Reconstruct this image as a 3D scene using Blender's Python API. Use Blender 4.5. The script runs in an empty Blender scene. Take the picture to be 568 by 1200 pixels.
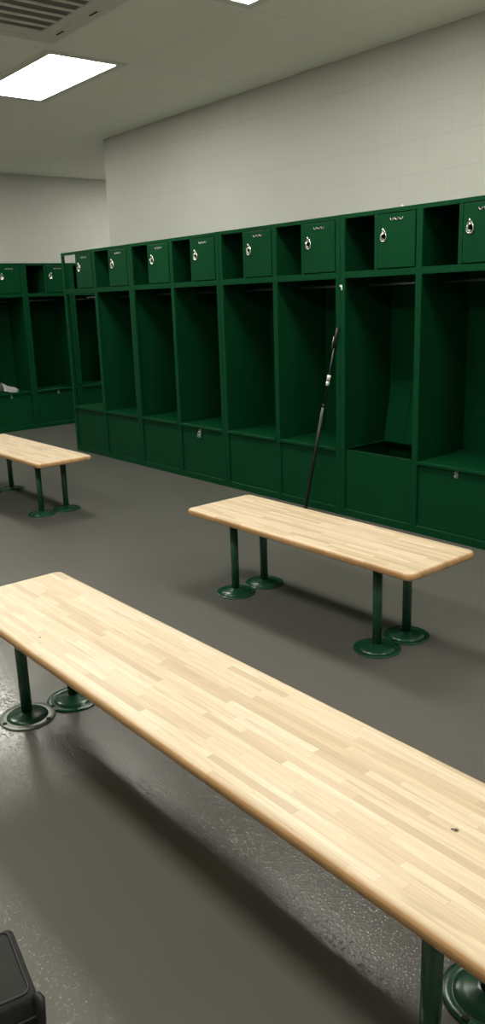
import bpy, bmesh, math, random
from mathutils import Vector, Matrix, noise

random.seed(7)
scene = bpy.context.scene
COL = scene.collection
PI = math.pi

# ------------------------------------------------------------------ helpers
def obj(name, bm, mats, parent=None, smooth=False, loc=(0, 0, 0), rot=(0, 0, 0)):
    me = bpy.data.meshes.new(name)
    bmesh.ops.recalc_face_normals(bm, faces=bm.faces[:])
    bm.to_mesh(me); bm.free()
    for m in (mats if isinstance(mats, (list, tuple)) else [mats]):
        me.materials.append(m)
    if smooth:
        for p in me.polygons: p.use_smooth = True
    o = bpy.data.objects.new(name, me)
    COL.objects.link(o)
    o.location = loc; o.rotation_euler = rot
    if parent: o.parent = parent
    return o

def link_copy(src, parent, loc=None, name=None):
    o = src.copy(); COL.objects.link(o); o.parent = parent
    if loc is not None: o.location = loc
    return o

def tag(o, label, cat, group=None, kind=None):
    if label: o['label'] = label
    if cat: o['category'] = cat
    if group: o['group'] = group
    if kind: o['kind'] = kind
    return o

def thing(name, label, cat, loc=(0, 0, 0), rz=0, group=None):
    o = bpy.data.objects.new(name, None); COL.objects.link(o)
    o.location = loc; o.rotation_euler = (0, 0, rz)
    o.empty_display_size = .1
    return tag(o, label, cat, group)

def struct(name, bm, m):
    o = obj(name, bm, m); o['kind'] = 'structure'; return o

def box(bm, x0, x1, y0, y1, z0, z1, bev=0.0, seg=1, mi=0):
    b = bmesh.new()
    bmesh.ops.create_cube(b, size=1)
    bmesh.ops.scale(b, vec=(x1 - x0, y1 - y0, z1 - z0), verts=b.verts)
    bmesh.ops.translate(b, vec=((x0 + x1) / 2, (y0 + y1) / 2, (z0 + z1) / 2), verts=b.verts)
    if bev > 0:
        bmesh.ops.bevel(b, geom=b.edges[:], offset=bev, segments=seg, affect='EDGES', profile=.5)
    merge(bm, b, mi)

def merge(bm, b, mi=0, mat=None, smooth=None):
    if mat is not None: bmesh.ops.transform(b, matrix=mat, verts=b.verts)
    for f in b.faces:
        f.material_index = mi
        if smooth is not None: f.smooth = smooth
    me = bpy.data.meshes.new('tmp'); b.to_mesh(me); b.free()
    bm.from_mesh(me); bpy.data.meshes.remove(me)

def lathe(bm, prof, n=32, mi=0, mat=None, cap=True, smooth=True):
    b = bmesh.new(); rings = []
    for r, z in prof:
        rings.append([b.verts.new((r * math.cos(2 * PI * i / n), r * math.sin(2 * PI * i / n), z)) for i in range(n)])
    for a, c in zip(rings[:-1], rings[1:]):
        for i in range(n):
            f = b.faces.new((a[i], a[(i + 1) % n], c[(i + 1) % n], c[i]))
    if cap:
        b.faces.new(rings[0][::-1]); b.faces.new(rings[-1])
    bmesh.ops.recalc_face_normals(b, faces=b.faces[:])
    for f in b.faces: f.smooth = smooth and len(f.verts) == 4
    if mat is not None: bmesh.ops.transform(b, matrix=mat, verts=b.verts)
    for f in b.faces: f.material_index = mi
    me = bpy.data.meshes.new('tmp'); b.to_mesh(me); b.free()
    bm.from_mesh(me); bpy.data.meshes.remove(me)

def along(p, q):
    p = Vector(p); q = Vector(q); d = q - p
    return Matrix.Translation(p) @ d.to_track_quat('Z', 'Y').to_matrix().to_4x4(), d.length

def rod(bm, p, q, r0, r1=None, n=16, mi=0):
    r1 = r0 if r1 is None else r1
    m, L = along(p, q)
    lathe(bm, [(r0, 0), (r1, L)], n, mi, m)

def tube(bm, pts, r, n=10, closed=False, mi=0):
    pts = [Vector(p) for p in pts]; N = len(pts)
    b = bmesh.new(); rings = []
    prev = None
    for i in range(N):
        if closed: t = pts[(i + 1) % N] - pts[i - 1]
        else: t = pts[min(i + 1, N - 1)] - pts[max(i - 1, 0)]
        t.normalize()
        if prev is None:
            a = Vector((0, 0, 1)) if abs(t.z) < .9 else Vector((1, 0, 0))
            u = t.cross(a).normalized()
        else:
            u = (prev - t * prev.dot(t)).normalized()
        prev = u; v = t.cross(u)
        rings.append([b.verts.new(pts[i] + r * (math.cos(2 * PI * k / n) * u + math.sin(2 * PI * k / n) * v)) for k in range(n)])
    pairs = list(zip(rings[:-1], rings[1:]))
    if closed: pairs.append((rings[-1], rings[0]))
    for a, c in pairs:
        for k in range(n):
            b.faces.new((a[k], a[(k + 1) % n], c[(k + 1) % n], c[k]))
    if not closed:
        b.faces.new(rings[0][::-1]); b.faces.new(rings[-1])
    bmesh.ops.recalc_face_normals(b, faces=b.faces[:])
    merge(bm, b, mi, smooth=True)

# ------------------------------------------------------------------ materials
class NT:
    def __init__(s, name):
        s.m = bpy.data.materials.new(name); s.m.use_nodes = True
        s.t = s.m.node_tree; s.b = s.t.nodes['Principled BSDF']
    def n(s, typ, **kw):
        nd = s.t.nodes.new(typ)
        for k, v in kw.items(): setattr(nd, k, v)
        return nd
    def l(s, a, b): s.t.links.new(a, b)
    def math(s, op, a, b=None, c=None):
        nd = s.n('ShaderNodeMath', operation=op)
        for i, x in enumerate((a, b, c)):
            if x is None: continue
            if isinstance(x, (int, float)): nd.inputs[i].default_value = x
            else: s.l(x, nd.inputs[i])
        return nd.outputs[0]
    def mix(s, fac, a, b, blend='MIX'):
        nd = s.n('ShaderNodeMix', data_type='RGBA', blend_type=blend)
        for i, x in ((0, fac), (6, a), (7, b)):
            if isinstance(x, (int, float)): nd.inputs[i].default_value = x
            elif isinstance(x, tuple): nd.inputs[i].default_value = (*x, 1)
            else: s.l(x, nd.inputs[i])
        return nd.outputs[2]
    def noise(s, vec, scale, detail=2, rough=.5):
        nd = s.n('ShaderNodeTexNoise'); nd.inputs['Scale'].default_value = scale
        nd.inputs['Detail'].default_value = detail; nd.inputs['Roughness'].default_value = rough
        if vec is not None: s.l(vec, nd.inputs['Vector'])
        return nd.outputs['Fac']
    def ramp(s, fac, stops):
        nd = s.n('ShaderNodeValToRGB'); e = nd.color_ramp.elements
        while len(e) < len(stops): e.new(.5)
        for el, (p, c) in zip(e, stops):
            el.position = p; el.color = (*c, 1) if isinstance(c, tuple) else (c, c, c, 1)
        s.l(fac, nd.inputs[0]); return nd.outputs[0]
    def obj(s): return s.n('ShaderNodeTexCoord').outputs['Object']
    def mapping(s, vec, scale=(1, 1, 1), loc=(0, 0, 0)):
        nd = s.n('ShaderNodeMapping'); nd.inputs['Scale'].default_value = scale; nd.inputs['Location'].default_value = loc
        s.l(vec, nd.inputs[0]); return nd.outputs[0]
    def bump(s, h, strength, dist):
        nd = s.n('ShaderNodeBump'); nd.inputs['Strength'].default_value = strength; nd.inputs['Distance'].default_value = dist
        s.l(h, nd.inputs['Height']); s.l(nd.outputs[0], s.b.inputs['Normal']); return nd
    def set(s, col=None, rough=None, metal=None, spec=None):
        if col is not None:
            if isinstance(col, tuple): s.b.inputs['Base Color'].default_value = (*col, 1)
            else: s.l(col, s.b.inputs['Base Color'])
        if rough is not None:
            if isinstance(rough, (int, float)): s.b.inputs['Roughness'].default_value = rough
            else: s.l(rough, s.b.inputs['Roughness'])
        if metal is not None: s.b.inputs['Metallic'].default_value = metal
        if spec is not None: s.b.inputs['Specular IOR Level'].default_value = spec
        return s.m

def simple(name, col, rough, metal=0, spec=.5, bscale=0, bstr=.2, var=.12):
    k = NT(name); o = k.obj()
    nz = k.noise(o, 9, 3)
    c2 = tuple(c * (1 - var) for c in col); c1 = tuple(min(1, c * (1 + var)) for c in col)
    k.set(k.mix(nz, c2, c1), rough, metal, spec)
    if bscale: k.bump(k.noise(o, bscale, 2), bstr, .002)
    return k.m

GREEN = simple('locker_green_paint', (.0028, .047, .0165), .36, spec=.09, bscale=60, bstr=.05)
LEG_GREEN = simple('bench_leg_green_paint', (.008, .060, .030), .24, spec=.5)
BARE = simple('worn_flange_metal', (.26, .28, .25), .38, .55, bscale=120, bstr=.2)
CHROME = simple('polished_chrome', (.80, .80, .76), .16, 1.0)
STEEL = simple('dull_steel', (.42, .42, .40), .38, .9)
BLACK = simple('black_plastic', (.008, .008, .008), .4)
HOLE = simple('dark_recess', (.003, .003, .003), .7)
WHITE = simple('white_label', (.80, .80, .78), .5)
BLUE = simple('blue_grey_lock_body', (.28, .36, .46), .3, .6)
POLE = simple('black_pole_paint', (.006, .010, .008), .35)
BAGM = simple('dark_bag_fabric', (.013, .0125, .0115), .8, bscale=700, bstr=.5, var=.2)
BAGP = simple('bag_piping', (.006, .006, .006), .55)
CLOTH = simple('pale_cloth', (.55, .55, .52), .8, bscale=40, bstr=.4)
ACW = simple('air_conditioner_plastic', (.62, .62, .57), .45)
ACD = simple('air_conditioner_filter', (.16, .16, .14), .8, bscale=400, bstr=.8)
LIGHTFRAME = simple('light_frame_paint', (.66, .66, .62), .5)

def ceiling_mat():
    k = NT('ceiling_tiles'); o = k.obj()
    sep = k.n('ShaderNodeSeparateXYZ'); k.l(o, sep.inputs[0])
    def seam(v, pitch, off):
        f = k.math('FRACT', k.math('DIVIDE', k.math('SUBTRACT', v, off), pitch))
        d = k.math('MULTIPLY', k.math('MINIMUM', f, k.math('SUBTRACT', 1.0, f)), pitch)
        return k.math('LESS_THAN', d, .010)
    s = k.math('MAXIMUM', seam(sep.outputs[0], 1.305, -4.586), seam(sep.outputs[1], .6525, -.676))
    sp = k.noise(o, 160, 3, .7)
    base = k.mix(sp, (.80, .80, .73), (.86, .86, .79))
    k.set(k.mix(k.math('MULTIPLY', s, .22), base, (.62, .62, .56)), .85, spec=.2)
    k.bump(sp, .15, .001)
    return k.m

def block_mat(name, axis, k1=1.0):
    # painted concrete block: running bond, courses 0.211 m
    k = NT(name); o = k.obj()
    sep = k.n('ShaderNodeSeparateXYZ'); k.l(o, sep.inputs[0])
    cb = k.n('ShaderNodeCombineXYZ')
    k.l(sep.outputs[axis], cb.inputs[0]); k.l(k.math('ADD', sep.outputs[2], .0125), cb.inputs[1])
    br = k.n('ShaderNodeTexBrick'); br.offset = .5; br.offset_frequency = 2
    k.l(cb.outputs[0], br.inputs['Vector'])
    for nm, v in (('Scale', 1), ('Mortar Size', .0045), ('Mortar Smooth', .7), ('Brick Width', .4224), ('Row Height', .2112)):
        br.inputs[nm].default_value = v
    nz = k.noise(o, 2.3, 4)
    base = k.mix(nz, tuple(c * k1 for c in (.47, .466, .436)), tuple(c * k1 for c in (.53, .526, .496)))
    k.set(k.mix(k.math('MULTIPLY', br.outputs['Fac'], .16), base, (.36, .355, .33)), .6, spec=.3)
    h = k.math('SUBTRACT', k.math('MULTIPLY', k.noise(o, 130, 3), .3), br.outputs['Fac'])
    k.bump(h, .35, .003)
    return k.m

def floor_mat():
    k = NT('grey_sealed_concrete'); o = k.obj()
    big = k.noise(o, 1.1, 4, .6); mid = k.noise(o, 7, 4, .6); fine = k.noise(o, 260, 2, .6)
    c = k.mix(big, (.108, .102, .094), (.124, .118, .109))
    c = k.mix(k.math('MULTIPLY', mid, .5), c, (.104, .098, .090))
    c = k.mix(k.math('MULTIPLY', fine, .18), c, (.145, .138, .125))
    k.set(c, .5, spec=.12)
    k.b.inputs['Coat Weight'].default_value = .85; k.b.inputs['Coat Roughness'].default_value = .19; k.b.inputs['Coat IOR'].default_value = 1.5
    vo = k.n('ShaderNodeTexVoronoi'); k.l(o, vo.inputs['Vector']); vo.inputs['Scale'].default_value = 115
    pick = k.n('ShaderNodeSeparateColor'); k.l(vo.outputs['Color'], pick.inputs[0])
    dome = k.ramp(vo.outputs['Distance'], [(.05, 1.0), (.50, 0.0)])
    grit = k.math('MULTIPLY', dome, pick.outputs[0])
    bn = k.n('ShaderNodeBump'); bn.inputs['Strength'].default_value = .30; bn.inputs['Distance'].default_value = .003
    k.l(grit, bn.inputs['Height']); k.l(bn.outputs[0], k.b.inputs['Coat Normal'])
    return k.m

def wood_mat(name, knot=None):
    k = NT(name); o = k.obj()
    rnd = k.n('ShaderNodeObjectInfo').outputs['Random']
    sep = k.n('ShaderNodeSeparateXYZ'); k.l(o, sep.inputs[0])
    x, y, z = sep.outputs
    def wn(a, b):
        nd = k.n('ShaderNodeTexWhiteNoise', noise_dimensions='2D'); cb = k.n('ShaderNodeCombineXYZ')
        k.l(a, cb.inputs[0])
        if b is not None: k.l(b, cb.inputs[1])
        k.l(cb.outputs[0], nd.inputs['Vector']); return nd.outputs['Value']
    RH = .0232
    row = k.math('FLOOR', k.math('DIVIDE', y, RH))
    rs = k.math('ADD', row, k.math('MULTIPLY', rnd, 53.0))
    r1 = wn(rs, None)
    L = k.math('ADD', .20, k.math('MULTIPLY', wn(k.math('ADD', rs, 17.3), None), .26))
    cx = k.math('DIVIDE', k.math('ADD', x, k.math('MULTIPLY', r1, 9.0)), L)
    cell = k.math('FLOOR', cx)
    val = wn(cell, rs)
    col = k.ramp(val, [(0.0, (.60, .45, .305)), (.18, (.69, .527, .368)), (.42, (.765, .605, .437)), (.72, (.80, .645, .485)), (1.0, (.84, .685, .53))])
    # grain, running with the staves
    off = k.n('ShaderNodeCombineXYZ'); k.l(k.math('MULTIPLY', val, 31.0), off.inputs[0]); k.l(k.math('MULTIPLY', val, 7.0), off.inputs[2])
    va = k.n('ShaderNodeVectorMath', operation='ADD'); k.l(o, va.inputs[0]); k.l(off.outputs[0], va.inputs[1])
    g = k.noise(k.mapping(va.outputs[0], (3, 70, 40)), 1.6, 4, .6)
    col = k.mix(k.ramp(g, [(.40, 0.0), (.66, .42)]), col, (.52, .39, .24))
    st = k.noise(k.mapping(va.outputs[0], (2.2, 34, 20)), 1.3, 2, .5)
    col = k.mix(k.ramp(st, [(.60, 0.0), (.70, .42)]), col, (.42, .31, .19))
    # stave seams
    fy = k.math('FRACT', k.math('DIVIDE', y, RH)); dy = k.math('MULTIPLY', k.math('MINIMUM', fy, k.math('SUBTRACT', 1.0, fy)), RH)
    fx = k.math('FRACT', cx); dx = k.math('MULTIPLY', k.math('MULTIPLY', k.math('MINIMUM', fx, k.math('SUBTRACT', 1.0, fx)), L), 1.0)
    seam = k.math('MULTIPLY', k.math('LESS_THAN', k.math('MINIMUM', dx, dy), .0006), .28)
    col = k.mix(seam, col, (.36, .25, .14))
    if knot:
        for (kx, ky, kr) in knot:
            d = k.math('SQRT', k.math('ADD', k.math('POWER', k.math('SUBTRACT', x, kx), 2.0), k.math('POWER', k.math('SUBTRACT', y, ky), 2.0)))
            col = k.mix(k.ramp(k.math('DIVIDE', d, kr), [(.35, 1.0), (1.0, 0.0)]), col, (.03, .017, .008))
    # amber tint: none on the flat top, full from the rounded edge down
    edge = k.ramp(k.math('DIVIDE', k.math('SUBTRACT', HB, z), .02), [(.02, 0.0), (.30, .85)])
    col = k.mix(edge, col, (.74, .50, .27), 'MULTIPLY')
    k.set(col, .38, spec=.45)
    k.bump(g, .06, .0008)
    return k.m

HB, TH = .4467, .034        # bench height and board thickness
ALTX = block_mat('bounce_lightened_block_along_x', 0, 1.4); ALTY = block_mat('bounce_lightened_block_along_y', 1, 1.4)  # unseen walls, colour raised to bounce more light onto ceiling and wall tops
CEIL = ceiling_mat(); FLOOR = floor_mat()
BLOCKX = block_mat('painted_block_along_x', 0); BLOCKY = block_mat('painted_block_along_y', 1)
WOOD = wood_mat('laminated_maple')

def glow():
    k = NT('lit_diffuser')
    k.b.inputs['Base Color'].default_value = (.9, .9, .86, 1)
    k.b.inputs['Emission Color'].default_value = (1.0, .995, .875, 1)
    k.b.inputs['Emission Strength'].default_value = 22.5
    return k.m
GLOW = glow()

# ------------------------------------------------------------------ room
XR, YF = 2.4, -6.4          # right wall / front wall (behind the camera)
XL, YALC, WALLY, WX, HC = -9.475, 2.75, .545, -7.03, 3.16
def slab(name, m, *a):
    bm = bmesh.new(); box(bm, *a); return struct(name, bm, m)
slab('floor', FLOOR, XL - .2, XR + .2, YF - .2, YALC + .2, -.1, 0)
slab('ceiling', CEIL, XL - .2, XR + .2, YF - .2, YALC + .2, HC, HC + .1)
slab('wall_left', BLOCKY, XL - .2, XL, YF, YALC, 0, HC)
slab('wall_back', BLOCKX, WX, XR, WALLY, WALLY + .20, 0, HC)
slab('wall_alcove', BLOCKX, XL, WX + .4, YALC, YALC + .2, 0, HC)
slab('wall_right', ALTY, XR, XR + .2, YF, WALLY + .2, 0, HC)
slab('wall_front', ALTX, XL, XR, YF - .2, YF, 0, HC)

# ------------------------------------------------------------------ lockers
P = .6515            # bay pitch
H, D, GAP = 2.0496, .53, .002
ZR, ZS, ZSH0, ZSH1, ZT = .052, .485, 1.645, 1.688, 2.022
SW, CW = .040, .046  # outer stile, middle stile
LIDB = .437

MESH = {}
def part(key, name, make, mats, parent, smooth=False, loc=(0, 0, 0), rot=(0, 0, 0)):
    """One part; identical parts of other lockers share its mesh data."""
    if key in MESH:
        o = bpy.data.objects.new(name, MESH[key]); COL.objects.link(o)
        o.location = loc; o.rotation_euler = rot; o.parent = parent
        return o
    bm = bmesh.new(); make(bm)
    o = obj(name, bm, mats, parent, smooth, loc, rot); MESH[key] = o.data
    return o

def make_handle(bm):
    # upright oval pull: domed rim around a dark finger cup, with a lift lever in it
    def oval(prof, mi):
        b = bmesh.new(); n = 28; rings = []
        for s, yy in prof:
            ring = []
            for i in range(n):
                a = 2 * PI * i / n
                w = .025 * (1 - .22 * math.sin(a))
                ring.append(b.verts.new((s * w * math.cos(a), yy, s * .040 * math.sin(a))))
            rings.append(ring)
        for A, B in zip(rings[:-1], rings[1:]):
            for i in range(n): b.faces.new((A[i], A[(i + 1) % n], B[(i + 1) % n], B[i]))
        b.faces.new(rings[-1])
        merge(bm, b, mi, smooth=True)
    oval([(1.0, 0), (.99, -.006), (.93, -.011), (.84, -.012), (.78, -.009), (.76, -.003)], 0)
    oval([(.80, -.0028), (.40, -.0030), (.02, -.0030)], 1)
    box(bm, -.015, -.004, -.022, -.003, -.018, .008, .004, 2, 0)
    rod(bm, (.001, -.010, .024), (.001, -.012, .047), .0095, .005, 12, 0)

def make_vent(bm):
    # small half-round louvre hood punched in the door
    tube(bm, [(.0125 * math.cos(PI * k / 10), -.003, -.014 * math.sin(PI * k / 10) + .008) for k in range(11)], .0032, 8, mi=2)
    b = bmesh.new()
    vs = [b.verts.new((.0115 * math.cos(PI * k / 10), -.0012, -.013 * math.sin(PI * k / 10) + .008)) for k in range(11)]
    b.faces.new(vs); r = bmesh.ops.extrude_face_region(b, geom=b.faces[:])
    bmesh.ops.translate(b, vec=(0, .001, 0), verts=[v for v in r['geom'] if isinstance(v, bmesh.types.BMVert)])
    merge(bm, b, 1)

def make_hasp(bm):
    box(bm, -.013, .013, -.004, 0, -.024, .022, .0015, 1)
    pts = [(-.008, -.004, -.010)] + [(-.008 * math.cos(PI * i / 8), -.006 - .016 * math.sin(PI * i / 8), -.010) for i in range(9)] + [(.008, -.004, -.010)]
    tube(bm, pts, .0028, 8)
    box(bm, -.010, .010, -.010, -.004, .008, .020, .002, 1)

def locker(name, nb, loc, rz, label, group, open_end=False, open_lid=(), hasps=(), ends=False):
    W = nb * P - GAP
    t = thing(name, label, 'locker', loc, rz, group)
    st = [(0, SW)] + [(i * P - GAP / 2 - CW / 2, i * P - GAP / 2 + CW / 2) for i in range(1, nb)] + [(W - SW, W)]
    def frame(bm):
        for a, b in st: box(bm, a, b, 0, .022, 0, H, .0022)
        for (sa, sb), (ta, tb) in zip(st[:-1], st[1:]):
            for z0, z1, y1 in ((0, ZR, .024), (ZSH0, ZSH1, .020), (ZT, H, .020)):
                box(bm, sb - .001, ta + .001, .0006, y1, z0 + (.0005 if z0 == 0 else 0), z1 - .0004, .0022)
    part(('frame', nb), 'frame', frame, GREEN, t)
    T = .0035
    def side(z0):
        def f(bm): box(bm, 0, T, .0225, D, z0, H - .004)
        return f
    def lowside(bm): box(bm, 0, T, .0225, D, .004, ZS - .004)
    if open_end: part('lowside', 'side_panel', lowside, GREEN, t)
    else: part('side', 'side_panel', side(.004), GREEN, t)
    part('side', 'side_panel', side(.004), GREEN, t, loc=(W - T, 0, 0)) if not open_end else part('side', 'side_panel', side(.004), GREEN, t, loc=(W - T, 0, 0))
    part(('back', nb), 'back_panel', lambda bm: box(bm, T, W - T, D - .004, D, .004, H - .004), GREEN, t)
    part(('top', nb), 'top_panel', lambda bm: box(bm, 0, W, .0205, D, H - .0035, H), GREEN, t)
    for i in range(1, nb):
        part('mid', 'divider_panel', lambda bm: box(bm, -T / 2, T / 2, .0225, D - .0045, .004, H - .004), GREEN, t, loc=(i * P - GAP / 2, 0, 0))
    for i in range(nb):
        xa, xb = st[i][1], st[i + 1][0]                      # opening between stiles
        pa = T if i == 0 else i * P - GAP / 2 + T / 2        # inner faces of the sheets
        pb = W - T if i == nb - 1 else (i + 1) * P - GAP / 2 - T / 2
        q = (round(pb - pa, 4), round(xb - xa, 4), round(xa - pa, 4))
        part(('shelf', q), 'shelf', lambda bm: box(bm, 0.0004, pb - pa - .0004, .0212, D - .005, ZSH0 + .018, ZSH0 + .022), GREEN, t, loc=(pa, 0, 0))
        part(('floorpan', q), 'base_panel', lambda bm: box(bm, 0.0004, pb - pa - .0004, .026, D - .005, .030, .034), GREEN, t, loc=(pa, 0, 0))
        part(('ledge', q), 'rear_ledge', lambda bm: box(bm, 0.0004, pb - pa - .0004, LIDB + .003, D - .005, ZS - .020, ZS, .002), GREEN, t, loc=(pa, 0, 0))
        # upper box: open cubby on the left, small door on the right
        dw = .300
        def cubdiv(bm):
            box(bm, -.032, -.003, .0008, .020, ZSH1, ZT, .002)
            box(bm, -.020, -.0165, .0205, D - .006, ZSH0 + .0225, H - .004)
        dx0 = xb - dw
        part('cubdiv', 'cubby_divider', cubdiv, GREEN, t, loc=(dx0, 0, 0))
        def door(bm):
            box(bm, .002, dw - .006, -.004, .012, ZSH1 + .005, ZT - .004, .0028, 2)
        dob = part('door', 'door', door, GREEN, t, loc=(dx0, 0, 0))
        hd = part('handle', 'handle', make_handle, [CHROME, HOLE], dob, loc=(.052, -.004, 1.888))
        hd['label'] = 'chrome oval handle'
        for k in range(3):
            part('vent', 'vent_louver', make_vent, [GREEN, HOLE, STEEL], dob, loc=(.116 + .036 * k, -.004, ZT - .040))
        part(('rod', q), 'coat_rod', lambda bm: rod(bm, (.0005, .27, 1.600), (pb - pa - .0005, .27, 1.600), .0085), STEEL, t, loc=(pa, 0, 0))
        # foot locker front and seat lid
        part(('front', q, i in open_lid), 'footlocker_front', lambda bm: box(bm, .0006, xb - xa - .0006, .014, .0205, ZR - .001, ZS - (.001 if i in open_lid else .026), .0015), GREEN, t, loc=(xa, 0, 0))
        if i in open_lid:
            for rx in (pa, pb - .022): part('rim', 'box_rim', lambda bm: box(bm, 0, .022, .0215, LIDB, ZS - .006, ZS, .0015), GREEN, t, loc=(rx, 0, 0))
        def lid(bm):
            w = xb - xa
            box(bm, .002, w - .002, -.006, .0222, ZS - .025, ZS, .005, 3)
            box(bm, .002, w - .002, .0165, LIDB, ZS - .022, ZS, .0025, 2)
        def lid_up(bm):
            w = xb - xa
            for a, b in ((.002, .187), (.191, w - .002)):
                box(bm, a, b, -.003, .019, 0, .405, .0025, 2)
            box(bm, .185, .194, .008, .016, .002, .403)
            box(bm, .002, w - .002, -.003, .024, .40, .443, .005, 3)
            rod(bm, (.01, .012, -.002), (w - .01, .012, -.002), .006)
        if i in open_lid:
            lo = part(('lidup', q), 'seat_lid', lid_up, GREEN, t, loc=(xa, LIDB - .020, ZS + .003), rot=(-math.radians(11), 0, 0))
            lo['label'] = 'raised seat lid'
        else:
            lo = part(('lid', q), 'seat_lid', lid, GREEN, t, loc=(xa, 0, 0))
        if i in hasps:
            h = part('hasp', 'hasp', make_hasp, STEEL, t, loc=(xa + (xb - xa) * hasps[i], .014, .437))
            h['label'] = 'silver hasp'
    return t

X0 = -7.1225
G1 = 'green double lockers along the long white wall'
row = [
 ('far end double locker of the long green row, its end side open above the seat', True, (), {}),
 ('green double locker with a small padlock hanging on its right footlocker', False, (), {1: .46}),
 ('green double locker with a black pole leaning on its right edge', False, (), {}),
 ('nearest green double locker in the long row, one seat lid raised', False, (0,), {1: .50}),
]
for i, (lb, oe, ol, hs) in enumerate(row):
    locker('double_locker', 2, (X0 + i * 2 * P, 0, 0), 0, lb, G1, oe, ol, hs)

FX = -8.934
G2 = 'green single lockers on the far left wall'
far = [(-.2259 - P, 'green single locker on far left wall, left of the one holding pale cloth', {}),
       (-.2259, 'green single locker on far left wall with pale cloth on its seat', {0: .52}),
       (-.2259 + P, 'green single locker on far left wall, right of the one holding pale cloth', {0: .52}),
       (-.2259 + 2 * P, 'green single locker on far left wall seen through the open end of the long row', {})]
for y, lb, hs in far:
    locker('single_locker', 1, (FX, y, 0), PI / 2, lb, G2, hasps=hs)

# small marks on the lockers
bm = bmesh.new()
box(bm, -.012, .012, -.0012, 0, -.004, .008, .0004); box(bm, .002, .012, -.0013, 0, -.026, .008, .0004)
tag(obj('sticker', bm, WHITE, None, loc=(-3.205, -.0002, 1.596)), 'small white hooked sticker on green locker post above the black pole', 'sticker')
bm = bmesh.new(); lathe(bm, [(.011, 0), (.011, .006), (.008, .010), (.002, .012)], 20)
tag(obj('bolt_cap', bm, WHITE, None, loc=(-2.705, .014, H)), 'small white cap on top edge of the nearest green locker', 'cap')

# padlock on bay 4
pl = thing('padlock', 'small blue grey padlock hanging on green footlocker front', 'padlock', (X0 + 3 * P + .304, -.0125, .387), .25)
bm = bmesh.new(); box(bm, -.019, .019, -.008, .008, -.002, .030, .004, 3); obj('lock_body', bm, BLUE, pl, True)
bm = bmesh.new()
tube(bm, [(-.012, 0, .026), (-.012, 0, .040)] + [(-.012 * math.cos(PI * k / 8), 0, .040 + .012 * math.sin(PI * k / 8)) for k in range(1, 8)] + [(.012, 0, .040), (.012, 0, .026)], .0032, 10)
obj('shackle', bm, CHROME, pl)

# pale cloth on the far locker seat
bm = bmesh.new(); nu, nv = 34, 18; grid = []
for i in range(nu):
    rowv = []
    for j in range(nv):
        u, v = i / (nu - 1), j / (nv - 1)
        a = (u - .5) * .20; c = (v - .5) * .13
        arch = .085 * (1 - (2 * v - 1) ** 2) * (.55 + .6 * (1 - u)) + .006
        nzv = noise.noise(Vector((u * 5, v * 4, 2.1))) * .016 + noise.noise(Vector((u * 13, v * 9, 7))) * .006
        z = max(.003, arch + nzv + .030 * (1 - u) ** 3)
        rowv.append(bm.verts.new((c + .012 * noise.noise(Vector((u * 4, v * 3, 9))), a + .02 * noise.noise(Vector((u * 3, v * 3, 5))), z)))
    grid.append(rowv)
for i in range(nu - 1):
    for j in range(nv - 1):
        bm.faces.new((grid[i][j], grid[i + 1][j], grid[i + 1][j + 1], grid[i][j + 1]))
r = bmesh.ops.solidify(bm, geom=bm.faces[:], thickness=.004)
zmin = min(v.co.z for v in bm.verts)
for v in bm.verts: v.co.z -= zmin
cl = obj('cloth', bm, CLOTH, None, True, loc=(FX - .085, .115, ZS + .0005), rot=(0, 0, .1))
tag(cl, 'crumpled pale cloth on the seat of a far left locker', 'cloth')

# black pole leaning on the post
pt = thing('pole', 'long thin black pole with a white band leaning on the green lockers', 'pole', (-3.500, -.075, 0))
p0 = Vector((0, 0, .004)); p1 = Vector((.278, .060, 1.325)); dv = p1 - p0
at = lambda f: p0 + dv * f
bm = bmesh.new(); rod(bm, at(0), at(.585), .0135); rod(bm, at(.585), at(.60), .0150); obj('lower_tube', bm, POLE, pt)
bm = bmesh.new(); rod(bm, at(.598), at(.90), .0065); obj('upper_tube', bm, POLE, pt)
bm = bmesh.new(); rod(bm, at(.700), at(.722), .0125); rod(bm, at(.727), at(.755), .0125); o = obj('white_band', bm, WHITE, pt)
bm = bmesh.new(); rod(bm, at(.90), at(1.0), .0110, .0100); obj('grip', bm, BLACK, pt)
bm = bmesh.new(); rod(bm, at(.895) + Vector((-.010, -.012, 0)), at(.955) + Vector((-.010, -.012, 0)), .0032); obj('clip', bm, STEEL, pt)
bm = bmesh.new(); rod(bm, at(0) - Vector((0, 0, .003)), at(.02), .0175, .0165); obj('foot_cap', bm, BLACK, pt)

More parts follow.
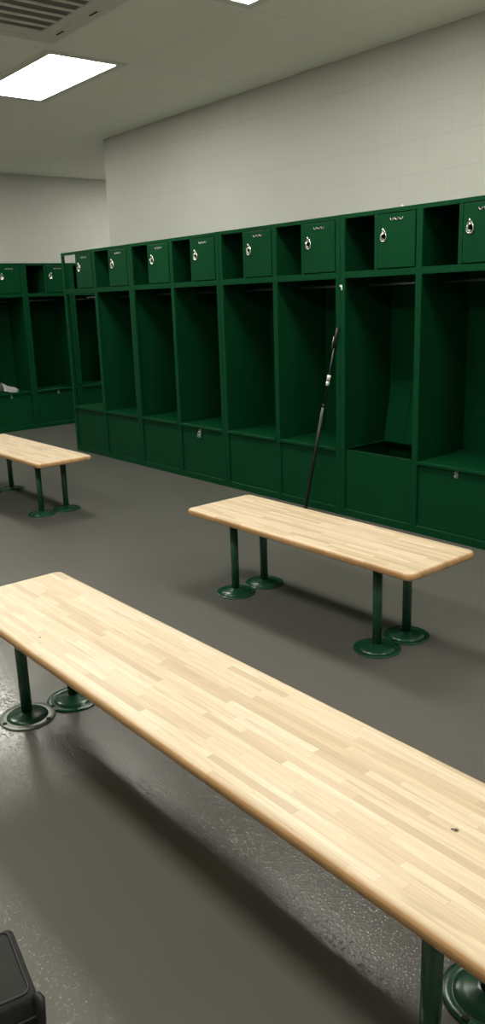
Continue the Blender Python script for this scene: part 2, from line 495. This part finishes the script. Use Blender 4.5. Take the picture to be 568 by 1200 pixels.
# ------------------------------------------------------------------ benches
def board(bm, L, Wd, rc=.035):
    b = bmesh.new(); vs = []
    for cx, cy, a0 in ((L - rc, Wd - rc, 0), (rc, Wd - rc, 90), (rc, rc, 180), (L - rc, rc, 270)):
        for k in range(9):
            a = math.radians(a0 + 90 * k / 8)
            vs.append((cx + rc * math.cos(a), cy + rc * math.sin(a)))
    prof = [(0.010, 0), (.004, .002), (0, .008), (0, TH - .014), (.0015, TH - .0085), (.0055, TH - .0035), (.011, TH - .0008), (.016, TH)]
    rings = []
    cxm, cym = L / 2, Wd / 2
    for ins, z in prof:
        ring = []
        for (x, y) in vs:
            # inset along the outline normal of the rounded rectangle
            qx = min(max(x, rc), L - rc); qy = min(max(y, rc), Wd - rc)
            d = Vector((x - qx, y - qy)); d.normalize()
            ring.append(b.verts.new((x - d.x * ins, y - d.y * ins, HB - TH + z)))
        rings.append(ring)
    n = len(vs)
    for A, B in zip(rings[:-1], rings[1:]):
        for i in range(n): f = b.faces.new((A[i], A[(i + 1) % n], B[(i + 1) % n], B[i]))
    b.faces.new(rings[0][::-1]); b.faces.new(rings[-1])
    bmesh.ops.recalc_face_normals(b, faces=b.faces[:])
    for f in b.faces: f.smooth = len(f.verts) == 4
    me = bpy.data.meshes.new('tmp'); b.to_mesh(me); b.free(); bm.from_mesh(me); bpy.data.meshes.remove(me)

def make_leg(bm):
    lathe(bm, [(.0212, .010), (.0212, HB - TH - .006)], 28)
    lathe(bm, [(.055, HB - TH - .006), (.055, HB - TH - .0004)], 28)
def make_flange(bm):
    lathe(bm, [(.106, .0006), (.107, .004), (.1045, .0068), (.084, .0075), (.0815, .006), (.0795, .0080), (.077, .0115),
               (.070, .0155), (.055, .0195), (.040, .0230), (.028, .0270), (.0214, .0290)], 44)
def make_flange_worn(bm):
    lathe(bm, [(.106, .0006), (.107, .004), (.1045, .0068), (.084, .0075)], 44, 1)
    lathe(bm, [(.084, .0074), (.0815, .006), (.0795, .0080), (.077, .0115),
               (.070, .0155), (.055, .0195), (.040, .0230), (.028, .0270), (.0214, .0290)], 44, 0)
def make_bolt(bm):
    lathe(bm, [(.0085, .0), (.0085, .0028), (.006, .0040), (.001, .0042)], 16)

def bench(label, x0, x1, y0, y1, legs, wood, worn=()):
    cx = (x0 + x1) / 2
    t = thing('bench', label, 'bench', ((x0 + x1) / 2, (y0 + y1) / 2, 0), 0, 'wooden topped locker room benches')
    ox, oy = x0 - t.location.x, y0 - t.location.y
    bm = bmesh.new(); board(bm, x1 - x0, y1 - y0); s = obj('seat_board', bm, wood, t, loc=(ox, oy, 0))
    for i, (lx, ly) in enumerate(legs):
        l = part('leg', 'leg', make_leg, LEG_GREEN, t, loc=(lx - t.location.x, ly - t.location.y, 0))
        w = i in worn
        fl = part('flange_worn' if w else 'flange', 'base_flange', make_flange_worn if w else make_flange, [LEG_GREEN, BARE], l)
        if w: fl['label'] = 'worn bare metal base flange'
        for k in range(3):
            a = .55 + k * 2 * PI / 3
            part('bolt', 'anchor_bolt', make_bolt, HOLE, l, loc=(.094 * math.cos(a), .094 * math.sin(a), .0068))
    return t

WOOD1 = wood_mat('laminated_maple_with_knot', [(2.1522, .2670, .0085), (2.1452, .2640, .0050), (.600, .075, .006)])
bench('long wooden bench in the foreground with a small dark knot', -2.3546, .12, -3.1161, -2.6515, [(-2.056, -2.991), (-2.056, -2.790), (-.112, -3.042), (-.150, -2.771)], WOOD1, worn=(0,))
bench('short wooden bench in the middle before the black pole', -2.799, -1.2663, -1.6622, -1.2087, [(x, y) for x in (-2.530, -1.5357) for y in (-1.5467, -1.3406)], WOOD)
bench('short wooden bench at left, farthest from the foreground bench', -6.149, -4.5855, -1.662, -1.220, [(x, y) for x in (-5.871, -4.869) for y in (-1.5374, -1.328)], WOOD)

# ------------------------------------------------------------------ bag on the floor
bg = thing('bag', 'dark fabric bag on floor in the bottom left corner', 'bag', (-.590, -3.655, 0), math.radians(-10))
bm = bmesh.new(); box(bm, -.095, .095, -.42, 0, .004, .356, .014, 4); obj('bag_body', bm, BAGM, bg, True)
def rr(z, ins, r=.015):
    pts = []
    for cx, cy, a0 in ((.095 - ins - r, -ins - r, 0), (-.095 + ins + r, -ins - r, 90), (-.095 + ins + r, -.42 + ins + r, 180), (.095 - ins - r, -.42 + ins + r, 270)):
        for k in range(6):
            a = math.radians(a0 + 90 * k / 5); pts.append((cx + r * math.cos(a), cy + r * math.sin(a), z))
    return pts
bm = bmesh.new(); tube(bm, rr(.3556, .012), .0032, 8, True); obj('piping', bm, BAGP, bg)
bm = bmesh.new(); tube(bm, rr(.310, -.001), .0028, 8, True); obj('zipper', bm, BAGP, bg)
bm = bmesh.new()
tube(bm, [(.088, -.008, .342), (.095, -.002, .350), (.103, .000, .350), (.109, -.002, .338), (.112, -.004, .310), (.108, -.008, .286), (.094, -.010, .280)], .0085, 10)
obj('strap_loop', bm, BAGP, bg)
bm = bmesh.new(); tube(bm, [(.03 * math.cos(0), -.12, .356)] + [(0, -.14 - .14 * k / 8, .356 + .020 * math.sin(PI * k / 8)) for k in range(9)], .008, 10); obj('carry_handle', bm, BAGP, bg)

# ------------------------------------------------------------------ ceiling fixtures
LX, LY = (-5.830, -3.220, -.610, -8.440), (-1.256, -3.866, 1.90)
LL, LW = 1.178, .512
lab = {(0, 0): 'bright rectangular ceiling light beside the vent unit above the far bench',
       (1, 0): 'bright rectangular ceiling light cut by the top edge of the photo',
       (2, 0): 'bright rectangular ceiling light above the right end of the locker row',
       (0, 1): 'bright rectangular ceiling light behind the vent unit, away from the lockers',
       (1, 1): 'bright rectangular ceiling light over the left end of the foreground bench',
       (2, 1): 'bright rectangular ceiling light over the right end of the foreground bench',
       (3, 0): 'bright rectangular ceiling light closest to the far left wall',
       (3, 2): 'added ceiling light brightening the far wall, unseen behind the end of the white wall'}  # last entry: unseen lamp added to brighten the far left wall
def lf(bm):
    e = .058
    for a in ((-e, 0, -e, LW + e), (LL, LL + e, -e, LW + e), (0, LL, -e, 0), (0, LL, LW, LW + e)):
        box(bm, a[0], a[1], a[2], a[3], -.006, -.0003, .0012)
for i, x in enumerate(LX):
    for j, y in enumerate(LY):
        if (i, j) not in lab: continue
        t = thing('ceiling_light', lab[(i, j)], 'ceiling light', (x, y, HC), 0, 'rectangular ceiling lights')
        part('lf', 'frame', lf, LIGHTFRAME, t)
        part('ld', 'diffuser', lambda bm: box(bm, .0005, LL - .0005, .0005, LW - .0005, -.0035, -.0006), GLOW, t)

ac = thing('air_vent', 'square white ceiling vent unit with a slatted dark grille', 'air vent', (-3.895, -1.864, HC))
A = .477
bm = bmesh.new()
G = .318   # grille opening
for a in ((-A, A, G, A), (-A, A, -A, -G), (-A, -G, -G, G), (G, A, -G, G)):
    box(bm, a[0], a[1], a[2], a[3], -.030, -.0005, .0)
b = bmesh.new()
obj('panel', bm, ACW, ac)
bm = bmesh.new()
for a in ((-A - .004, A + .004, A, A + .004), (-A - .004, A + .004, -A - .004, -A), (-A - .004, -A, -A, A), (A, A + .004, -A, A)):
    box(bm, a[0], a[1], a[2], a[3], -.026, -.0005, .001)
obj('rim', bm, ACW, ac)
bm = bmesh.new(); box(bm, -G, G, -G, G, -.021, -.0006); obj('filter', bm, ACD, ac)
for k in range(7):
    x = -G + (k + .0) * 2 * G / 6
    bm = bmesh.new(); box(bm, -.013, .013, -G + .001, G - .001, -.030, -.0215, .002)
    xx = min(max(x, -G + .0135), G - .0135)
    obj('grille_slat', bm, ACW, ac, loc=(xx, 0, 0))
# outlet slots along four sides with closed vanes
def stad(bm, L, w, z0, z1, mi):
    b = bmesh.new(); vs = []
    for s in (1, -1):
        for k in range(9):
            a = -PI / 2 + PI * k / 8
            vs.append((s * (L / 2 - w / 2 + w / 2 * math.cos(a)), s * w / 2 * math.sin(a)))
    lo = [b.verts.new((x, y, z0)) for x, y in vs]; hi = [b.verts.new((x, y, z1)) for x, y in vs]
    n = len(vs); b.faces.new(lo[::-1]); b.faces.new(hi)
    for i in range(n): b.faces.new((lo[i], lo[(i + 1) % n], hi[(i + 1) % n], hi[i]))
    merge(bm, b, mi)
for k in range(4):
    a = k * PI / 2; r = .418
    loc = (-r * math.sin(a), r * math.cos(a), -.030)
    if k == 0: loc = (loc[0] - .05, loc[1], loc[2])
    bm = bmesh.new(); stad(bm, .53, .056, -.0022, .0005, 0); stad(bm, .514, .042, -.0034, -.0021, 0); o = obj('outlet', bm, ACW, ac, loc=loc, rot=(0, 0, a))
    if k % 2: continue
    bm = bmesh.new(); box(bm, -.245, -.155, -.010, .004, -.0044, -.0033); box(bm, .155, .245, -.010, .004, -.0044, -.0033)
    obj('outlet_slot', bm, HOLE, o)

# ------------------------------------------------------------------ camera, world, view
S = 1.12
q = dict(f=936.5852, cx=271.1221, cy=596.7114, X=.5804, Y=-3.6671, Z=1.3835, yaw=-.8948, pitch=-.2589, roll=-.0370)
cy_, sy_ = math.cos(q['yaw']), math.sin(q['yaw']); cp, sp = math.cos(q['pitch']), math.sin(q['pitch'])
fw = Vector((sy_ * cp, cy_ * cp, sp)); rt = Vector((cy_, -sy_, 0)); up = rt.cross(fw)
c, s = math.cos(q['roll']), math.sin(q['roll'])
r2 = c * rt + s * up; u2 = -s * rt + c * up
cam = bpy.data.cameras.new('camera'); co = bpy.data.objects.new('camera', cam); COL.objects.link(co)
M = Matrix((( r2.x, u2.x, -fw.x, q['X'] * S), (r2.y, u2.y, -fw.y, q['Y'] * S), (r2.z, u2.z, -fw.z, q['Z'] * S), (0, 0, 0, 1)))
co.matrix_world = M
cam.sensor_fit = 'VERTICAL'; cam.sensor_height = 36; cam.sensor_width = 36
cam.lens = q['f'] / 1200 * 36
cam.shift_x = (284 - q['cx']) / 1200; cam.shift_y = (q['cy'] - 600) / 1200
cam.clip_start = .05
scene.camera = co

w = bpy.data.worlds.new('world'); scene.world = w; w.use_nodes = True
w.node_tree.nodes['Background'].inputs[0].default_value = (.02, .02, .02, 1)
w.node_tree.nodes['Background'].inputs[1].default_value = .1
vs = scene.view_settings
vs.view_transform = 'Standard'; vs.look = 'None'; vs.gamma = 1; vs.use_curve_mapping = False
vs.exposure = 0.0
